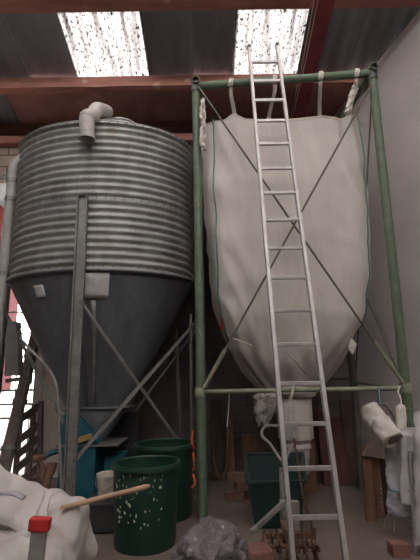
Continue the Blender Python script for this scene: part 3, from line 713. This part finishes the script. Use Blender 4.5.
wb = thing('white_sack', 'big crumpled white plastic bulk bag filling the lower left foreground', 'bag', (cxb,cyb,0))
obj('sack_body', fb, M['whitebag'], wb, angle=80, sub=1)
# raised crumpled corner behind (upper left edge)
b = MB(); rings = []
P0 = [U(-12,462,3.0),U(0,465,3.0),U(14,474,3.02),U(30,482,3.05),U(52,494,3.08)]
for j, p in enumerate(bez(P0,6)):
    rings.append([p+Vector((.02*noise.noise(p*9+Vector((0,0,q))),-.03*q-.01*math.sin(j*.8+q),-.05*q)) for q in range(6)])
b.loft(rings, closed=False); obj('bag_rim_fold', b, M['whitebag'], wb, solid=.006)
b = MB(); P1 = bez([U(48,492,2.75),U(45,503,2.7),U(41,515,2.62),U(39,522,2.58)],6); b.tube(P1, [.025+.012*k/18 for k in range(19)], 10, squash=.5, jitter=.4); obj('bag_ear', b, M['whitebag'], wb)
b = MB(); P1 = bez([U(-6,494,2.55),U(6,493,2.5),U(16,494,2.5),U(24,498,2.5)],6); b.tube(P1, [.03]*19, 10, squash=.4, jitter=.3); obj('inner_liner', b, M['blueish'], wb, label='bluish inner liner edge')

# red capped rail in front
cp = U(40,524,1.95)
ra = thing('red_capped_rail', 'aluminium rail with a red plastic end cap standing before the white bag', 'rail', (cp.x-.10,cp.y+.0,0))
bt = Vector((cp.x-.05,cp.y+.02,0)); b = MB(); b.bar(bt, cp-Vector((0,0,.0)), .062, .03, up=(0,1,0), bev=.004); obj('rail', b, M['alu'], ra, smooth=False)
d = (cp-bt).normalized(); b = MB(); zc0 = cp-d*.0
b.bar(cp-d*.026, cp+d*.026, .086, .045, up=(0,1,0), bev=.009); obj('end_cap', b, M['redcap'], ra, smooth=False, label='red plastic end cap')

# ------------------------------------------------------------------ grey sack and terracotta block
b = MB(); sc0 = U(211,545,3.65); bmesh.ops.create_icosphere(b.b, subdivisions=5, radius=1, matrix=Matrix.Translation((sc0.x,3.62,.13)) @ Matrix.Diagonal((.28,.24,.20,1)))
b.crumple(.07, 4.2, 8); b.crumple(.028, 11, 2); b.crumple(.007, 34, 5)
for v in b.b.verts: v.co.z = max(v.co.z, .003)
tag(obj('grey_sack', b, M['sack'], angle=50), 'crumpled shiny grey plastic sack on the floor at the foot of the left post', 'sack')
b = MB(); tb = U(255,552,3.6); b.box((tb.x+.03,3.62,.10),(.19,.2,.20),Matrix.Rotation(.15,3,'Z'),bev=.02); b2 = obj('terracotta_block', b, M['terracotta'], smooth=False); tag(b2, 'reddish terracotta block on the floor right of the grey sack', 'block')

# ------------------------------------------------------------------ green bin
gb = thing('green_bin', 'deep green open plastic bin standing behind the ladder', 'bin', (.72,4.85,0))
zf = U(270,482,4.5).z; x0, x1 = U(247.5,482,4.5).x, U(305,482,4.5).x
zbk = U(270,454,5.05).z; xb0, xb1 = U(246,454,5.05).x, U(303,454,5.05).x
def quad(z0c, fx0, fx1, fy, bx0, bx1, by, zfr, zbk_): return [Vector((fx0,fy,zfr)),Vector((fx1,fy,zfr)),Vector((bx1,by,zbk_)),Vector((bx0,by,zbk_))]
bot = quad(0,x0+.07,x1-.05,4.58,x0+.08,x1-.05,4.98,.01,.01); top = quad(0,x0,x1,4.5,xb0,xb1,5.05,zf,zbk)
inn = [p+Vector((sx*.012,sy*.012,0)) for p,(sx,sy) in zip(top,((1,1),(-1,1),(-1,-1),(1,-1)))]; inb = [p+Vector((sx*.012,sy*.012,.02)) for p,(sx,sy) in zip(bot,((1,1),(-1,1),(-1,-1),(1,-1)))]
b = MB(); b.loft([bot, top, inn, inb], cap0=True, cap1=True); obj('bin_body', b, M['bin'], gb, smooth=False)
b = MB()
for a, c in zip(top, top[1:]+top[:1]): b.bar(a, c, .035, .03, bev=.006)
obj('bin_rim', b, M['bin'], gb, smooth=False)
# ------------------------------------------------------------------ rusty tiller
ti = thing('rusty_tiller', 'rusty hand tiller with iron tines and bent handlebars behind the ladder foot', 'machine', (.72,4.15,0))
def rz(px, py, Y): return U(px, py, Y)
b = MB(); b.bar(rz(252,532,4.0), rz(283,503,4.1), .045, .035, bev=.006); obj('tow_bar', b, M['greymetal'], ti, smooth=False, label='pale straight tow bar')
for dx in (0,7): 
    b = MB(); b.tube([rz(281+dx,468 if dx == 0 else 500,4.25), rz(284+dx,535,4.2)], .022, 10, jitter=.3); obj('upright_post', b, M['greymetal'], ti)
b = MB(); b.box(rz(294,508,4.22),(.09,.08,.12),bev=.01); b.box(rz(284,512,4.2),(.07,.08,.2),bev=.01); b.box(rz(296,525,4.22),(.07,.07,.1),bev=.01); obj('gear_housing', b, M['greymetal'], ti, smooth=False)
ax = .14
b = MB(); b.tube([(rz(256,545,3.8).x,3.78,ax),(rz(318,545,3.8).x,3.78,ax)], .018, 10); b.box((rz(290,545,3.8).x,3.84,ax+.06),(.38,.05,.04)); b.box((rz(288,545,3.8).x,3.90,ax+.10),(.04,.24,.03)); obj('axle_frame', b, M['rust'], ti, smooth=False)
for k in range(7):
    x = rz(262+8.5*k,545,3.8).x; b = MB()
    for j in range(4):
        a = j*PI/2+k*.5; b.bar((x,3.78,ax), (x+.02*math.cos(k),3.78+.125*math.cos(a),ax+.125*math.sin(a)), .012, .04)
    b.tube([(x-.014,3.78,ax),(x+.014,3.78,ax)], .05, 12); obj('tine_wheel', b, M['rust'], ti, smooth=False)
b = MB(); b.tube(bez([rz(286,466,4.35),rz(280,459,4.4),rz(270,444,4.5),rz(263,437,4.55),rz(262,431,4.6),rz(267,426,4.62),rz(279,426,4.62)],8), .015, 10); obj('handlebar', b, M['greymetal'], ti)
b = MB(); b.tube(bez([rz(284,462,4.35),rz(290,450,4.45),rz(294,441,4.6),rz(294,425,4.7)],6), .014, 10); obj('handlebar', b, M['greymetal'], ti)
b = MB(); pts = bez([rz(294,440,4.55),rz(297,460,4.5),rz(301,485,4.45),rz(305,505,4.42),rz(311,522,4.4),rz(312,545,4.38)],7)
for k, p in enumerate(pts):
    d = (pts[min(k+1,len(pts)-1)]-pts[max(k-1,0)]).normalized(); rot = Matrix.Rotation(PI/2*(k%2),3,'Z')
    b.box(p,(.028,.012,.04),rot,bev=.004)
o = obj('chain', b, M['rust'], smooth=False); tag(o, 'rusty chain hanging down from the bag spout beside the green bin', 'chain')

# ------------------------------------------------------------------ things on the back wall and floor behind
YW = 6.93
# the black board here holds the recess's shade in its colour
def plank(x, y, w, h, z0, m, lab, cat='board', t=.04, lean=.12, name='leaning_board', grp=None, rz_=0.):
    b = MB(); d = Vector((0, lean, h)); b.bar((x,y,z0), Vector((x,y,z0))+d, w, t, up=(0,1,0))
    o = obj(name, b, m, smooth=False); tag(o, lab, cat, grp); return o
xq = U(231,440,6.6).x
plank(xq, 6.55, .085, U(231,412,6.7).z, 0, M['board'], 'narrow brown board leaning on the back wall just right of the left post')
plank(U(216,440,6.6).x, 6.6, .16, U(216,400,6.7).z, 0, M['darkboard'], 'wide almost black board standing in for the dark recess behind the left green post')
hx = U(220,450,6.4)
b = MB(); b.tube(bez([U(213,420,6.5),U(213,450,6.42),U(217,474,6.38),U(222,476,6.36),U(227,465,6.38),U(228,446,6.42),U(228,425,6.48)],8), .022, 8); b.crumple(.004,20,1); tag(obj('hanging_rope', b, M['rust']), 'brown rope looped down between two boards on the back wall', 'rope')
# black boards stand in for the shade of the doorway behind the spout
plank(U(252,440,6.6).x+.08, 6.7, .42, U(250,435,6.7).z, 0, M['board'], 'broad brown board standing on the back wall behind the green bin', lean=.05)
xs = [(268,.30,'darkboard','black board standing in for the dark doorway behind the spout, left of the reddish boards',410),(313,.30,'darkboard','black board standing in for the dark doorway just right of the spout',402),(328,.18,'redboard','narrow reddish board standing right of the spout',411),(341,.17,'redboard','reddish board with pale worn edge leaning next to the brown panel',417),(354,.20,'darkboard','dark board leaning in the corner behind the ladder',400)]
for px, w, m, lab, ty in xs:
    Yb = 6.35-.15*(px>325)
    plank(U(px,450,Yb).x, Yb, w, U(px,ty,Yb+.15).z, 0, M[m], lab, lean=.15, grp=None)
b = MB(); b.box((U(300,500,6.0).x,6.0,.30),(.4,.3,.6),bev=.02); tag(obj('wooden_box', b, M['board'], smooth=False), 'brown wooden box standing on the floor below the spout', 'box')
# brown panel
pb = thing('leaning_planks', 'upright brown wooden panel standing behind the hanging plastic on the right', 'panel', (1.62,4.85,0))
for k, (pa_, pc_, m) in enumerate(((367,377,'board'),(377,385.5,'board'),(386,394,'darkboard'))):
    Yp = 4.78+.09*k; xa_, xb_ = U(pa_,527,Yp).x, U(pc_,527,Yp).x; zt_ = U(pa_,446,Yp).z
    b = MB(); b.box(((xa_+xb_)/2,Yp,zt_/2),(xb_-xa_-.004,.05,zt_),bev=.004); obj('plank', b, M[m], pb, smooth=False)
b = MB()
for k in range(5): b.ico(U(381,489+5*k*.9,4.83-.035), .007, 1)
obj('nail_heads', b, M['strap'], pb)
# bricks
bx = U(243,500,5.55)
k = 0
bl = ['lowest left brick of the small heap left of the green bin','lowest right brick of the small heap left of the green bin','upper brick of the small heap left of the green bin','tilted top brick of the small heap left of the green bin']
for (dx, dz, r, dy) in ((-.10,.05,.1,0),(.13,.05,-.15,.03),(.02,.15,.35,.02),(-.07,.25,-.3,.05)):
    b = MB(); b.box((bx.x+dx,5.62+dy,dz),(.21,.11,.095),Matrix.Rotation(r,3,'Z'),bev=.006); tag(obj('brick', b, M['brick'], smooth=False), bl[k], 'brick', 'loose bricks by the back wall'); k += 1

# ------------------------------------------------------------------ right: rolled cloths and plastics
def roll(p, q, r, name, label, m, r_in=.6):
    p, q = Vector(p), Vector(q); t = thing(name, label, 'cloth', (p+q)/2, 'white rolls hung on the right post')
    z = (q-p).normalized(); u = Vector((0,0,1)); x = u.cross(z).normalized(); y = z.cross(x)
    b = MB(); rings = []; n = 30; tot = 36
    for kk in range(13):
        c = p.lerp(q, kk/12); s = 1+.02*math.sin(kk*1.3)-(.35 if kk == 0 else 0)
        rings.append([c+(x*math.cos(2*PI*i/tot)+y*math.sin(2*PI*i/tot))*r*s*(1+.05*math.sin(6*PI*i/tot+kk*.4)) for i in range(tot)])
    e = q
    for s, dz in ((.92,.0),(.72,.0),(.66,-.03),(.5,-.12),(.3,-.2)):
        c = q+z*dz; rings.append([c+(x*math.cos(2*PI*i/tot)+y*math.sin(2*PI*i/tot))*r*s for i in range(tot)])
    b.loft(rings); b.crumple(.008, 14, 3); obj('rolled_sheet', b, m, t)
    b = MB(); pts = []
    for i in range(50):
        a = i*.30; rr = r*(1.0-.45*i/50); pts.append(q+z*.006+(x*math.cos(a)+y*math.sin(a))*rr)
    b.tube(pts, .006, 5); obj('spiral_edge', b, m, t)
    return t
roll(U(367,406,4.42), U(381,426,4.32), .098, 'rolled_cloth', 'fat end of off-white rolled cloth at upper left of the hanging bundle', M['strap'])
roll(U(379,421,4.18), U(393,440,4.02), .095, 'rolled_cloth', 'off-white rolled cloth with open end facing down right', M['strap'])
roll(U(401,405,4.36), U(401,442,4.3), .045, 'rolled_sheet_bundle', 'slim upright white roll tied beside the right green post', M['strap'])
b = MB(); b.prism([U(364,456,4.7),U(377,424,4.7),U(390,418,4.7),U(397,440,4.7),U(393,458,4.7)],'y',(0,.06,0)); bmesh.ops.subdivide_edges(b.b, edges=b.b.edges[:], cuts=5, use_grid_fill=True); b.crumple(.02,9,2)
tag(obj('tan_canvas', b, M['tan']), 'tan canvas piece draped over the brown panel under the rolls', 'cloth')
b = MB(); b.tube(bez([U(381,404,4.52),U(386,405,4.5),U(394,416,4.48),U(398,428,4.4)],6), [.03]*19, 8, squash=.4, jitter=.4); tag(obj('tan_strap', b, M['tan']), 'tan canvas strap looped above the open roll', 'strap')
cord('blue_twine', [U(379,386,4.50),U(379,396,4.47),U(380,406,4.46),U(379,420,4.42)], .009, M['bluecord'], 'short blue cord tying the rolls to the lower crossbar', 'cord')
cord('wire_hook', [U(400,386,4.46),U(398,392,4.42),U(401,400,4.38),U(401,406,4.34)], .008, M['strap'], 'pale wire hook hanging from the crossbar beside the right post', 'hook')
# bluish white plastic bag
def hangbag(name, keys, m, label, cat, depth=.5, seed=1, amp=.02, sc=9, tie=True):
    b = MB(); rings = []
    nK = len(keys)-1
    for j in range(nK*8+1):
        t = j/8; k = min(int(t), nK-1); s = t-k; s = s*s*(3-2*s)
        cx_ = keys[k][0]+(keys[k+1][0]-keys[k][0])*s; y_ = keys[k][1]+(keys[k+1][1]-keys[k][1])*(t-k); w_ = keys[k][2]+(keys[k+1][2]-keys[k][2])*s; Y_ = keys[k][3]+(keys[k+1][3]-keys[k][3])*s
        c = U(cx_, y_, Y_); r = w_/2*Y_/F*1.02
        rings.append([c+Vector((r*math.cos(a)*(1+.06*math.sin(5*a+t)), depth*r*math.sin(a)*(1+.1*math.sin(6*a+t*2)),0)) for a in [2*PI*i/48 for i in range(48)]])
    b.loft(rings); b.crumple(amp, sc, seed); o = obj(name, b, m, angle=60); tag(o, label, cat); return o
hangbag('plastic_bag', [(398,440,12,4.3),(395,452,18,4.3),(397,470,20,4.25),(400,488,20,4.15),(399,491,17,4.15),(401,500,24,4.15),(403,512,24,4.13),(407,520,10,4.12)], M['blueish'], 'long bluish white plastic bag tied in the middle, hanging lower right', 'bag', seed=3)
hangbag('clear_plastic_tube', [(409,428,15,4.08),(409,436,17,4.05),(410,460,18,4.02),(410,490,18,4.0),(411,503,16,3.98)], M['clearfilm'], 'cloudy clear plastic tube hanging at the right edge beside the bluish bag', 'plastic', seed=5, amp=.012)
hangbag('plastic_sheet', [(420,412,10,3.95),(424,440,18,3.9),(424,480,16,3.9),(424,510,16,3.9),(424,545,14,3.88)], M['clearfilm'], 'crumpled plastic sheet hanging down the very right edge', 'plastic', seed=7, amp=.02)
cord('blue_tie', [U(389,489,4.05),U(395,491,4.03),U(402,492,4.03),U(409,491,3.95)], .007, M['bluecord'], 'blue cord tied round the middle of the bluish plastic bag', 'cord')
pp = UZ(412,556,.0); b = MB(); tp = U(413,500,3.95); bb_ = Vector((tp.x-.02, tp.y, 0)); b.tube([bb_, tp+Vector((.02,0,.4))], .019, 10); tag(obj('pale_stake', b, M['alu']), 'thin pale pole standing on the floor at the right edge', 'pole')
cord('loose_wire', [UZ(384,531),U(385,520,4.45),U(390,513,4.4),U(394,513,4.35),UZ(394,533)], .005, M['strap'], 'thin bent wire sprouting below the bluish plastic bag', 'wire')
b = MB(); rb_ = UZ(408,560,0); b.box((rb_.x-.03,rb_.y+.1,.05),(.14,.12,.10),bev=.01); tag(obj('red_brick', b, M['terracotta'], smooth=False), 'reddish brick on the floor below the hanging plastic', 'brick')
# things around the left post
for pts, lab in (([U(193,430,4.95),U(192,440,4.93),U(194,449,4.95)],'upper orange twine loop hanging left of the green post'),([U(193,452,5.0),U(194,462,4.98),U(193,470,5.0)],'middle orange twine loop hanging left of the green post'),([U(193,474,5.0),U(195,482,4.98),U(192,488,5.0)],'lowest orange twine loop hanging left of the green post')):
    cord('orange_twine', pts, .010, M['orange'], lab, 'twine', jit=.6, grp='orange twine by the left green post')
b = MB(); xw = U(192,440,5.1).x; b.tube([(xw,5.1,0),(xw-.01,5.12,zbar+.9)], .018, 10); tag(obj('thin_steel_pole', b, M['brace']), 'thin dark rusty pole standing just left of the green post', 'pole')
b = MB(); b.tube([U(176,330,5.9)*1, Vector((U(184,470,5.9).x,5.95,.0))], .022, 10); tag(obj('dark_pole', b, M['brace']), 'dark thin pole leaning behind the silo right leg', 'pole')
b = MB(); b.ico(U(223,324,5.1), .04, 3, (.7,.6,2.2)); b.crumple(.02, 14, 2); tag(obj('red_rag', b, M['redcloth']), 'small red rag tucked beside the left edge of the hanging bag', 'rag')

# ------------------------------------------------------------------ light
w = bpy.data.worlds.new('World'); bpy.context.scene.world = w; w.use_nodes = True
bg = w.node_tree.nodes['Background']; bg.inputs['Color'].default_value = (1,.985,.95,1); bg.inputs['Strength'].default_value = 1.0
vs = bpy.context.scene.view_settings
bpy.context.scene.display_settings.display_device = 'sRGB'
vs.view_transform = 'Standard'; vs.look = 'None'; vs.gamma = 1; vs.use_curve_mapping = False; vs.exposure = 3.4
bpy.context.scene.cycles.max_bounces = 8; bpy.context.scene.cycles.diffuse_bounces = 5; bpy.context.scene.cycles.use_denoising = True
bpy.context.scene.cycles.transparent_max_bounces = 8
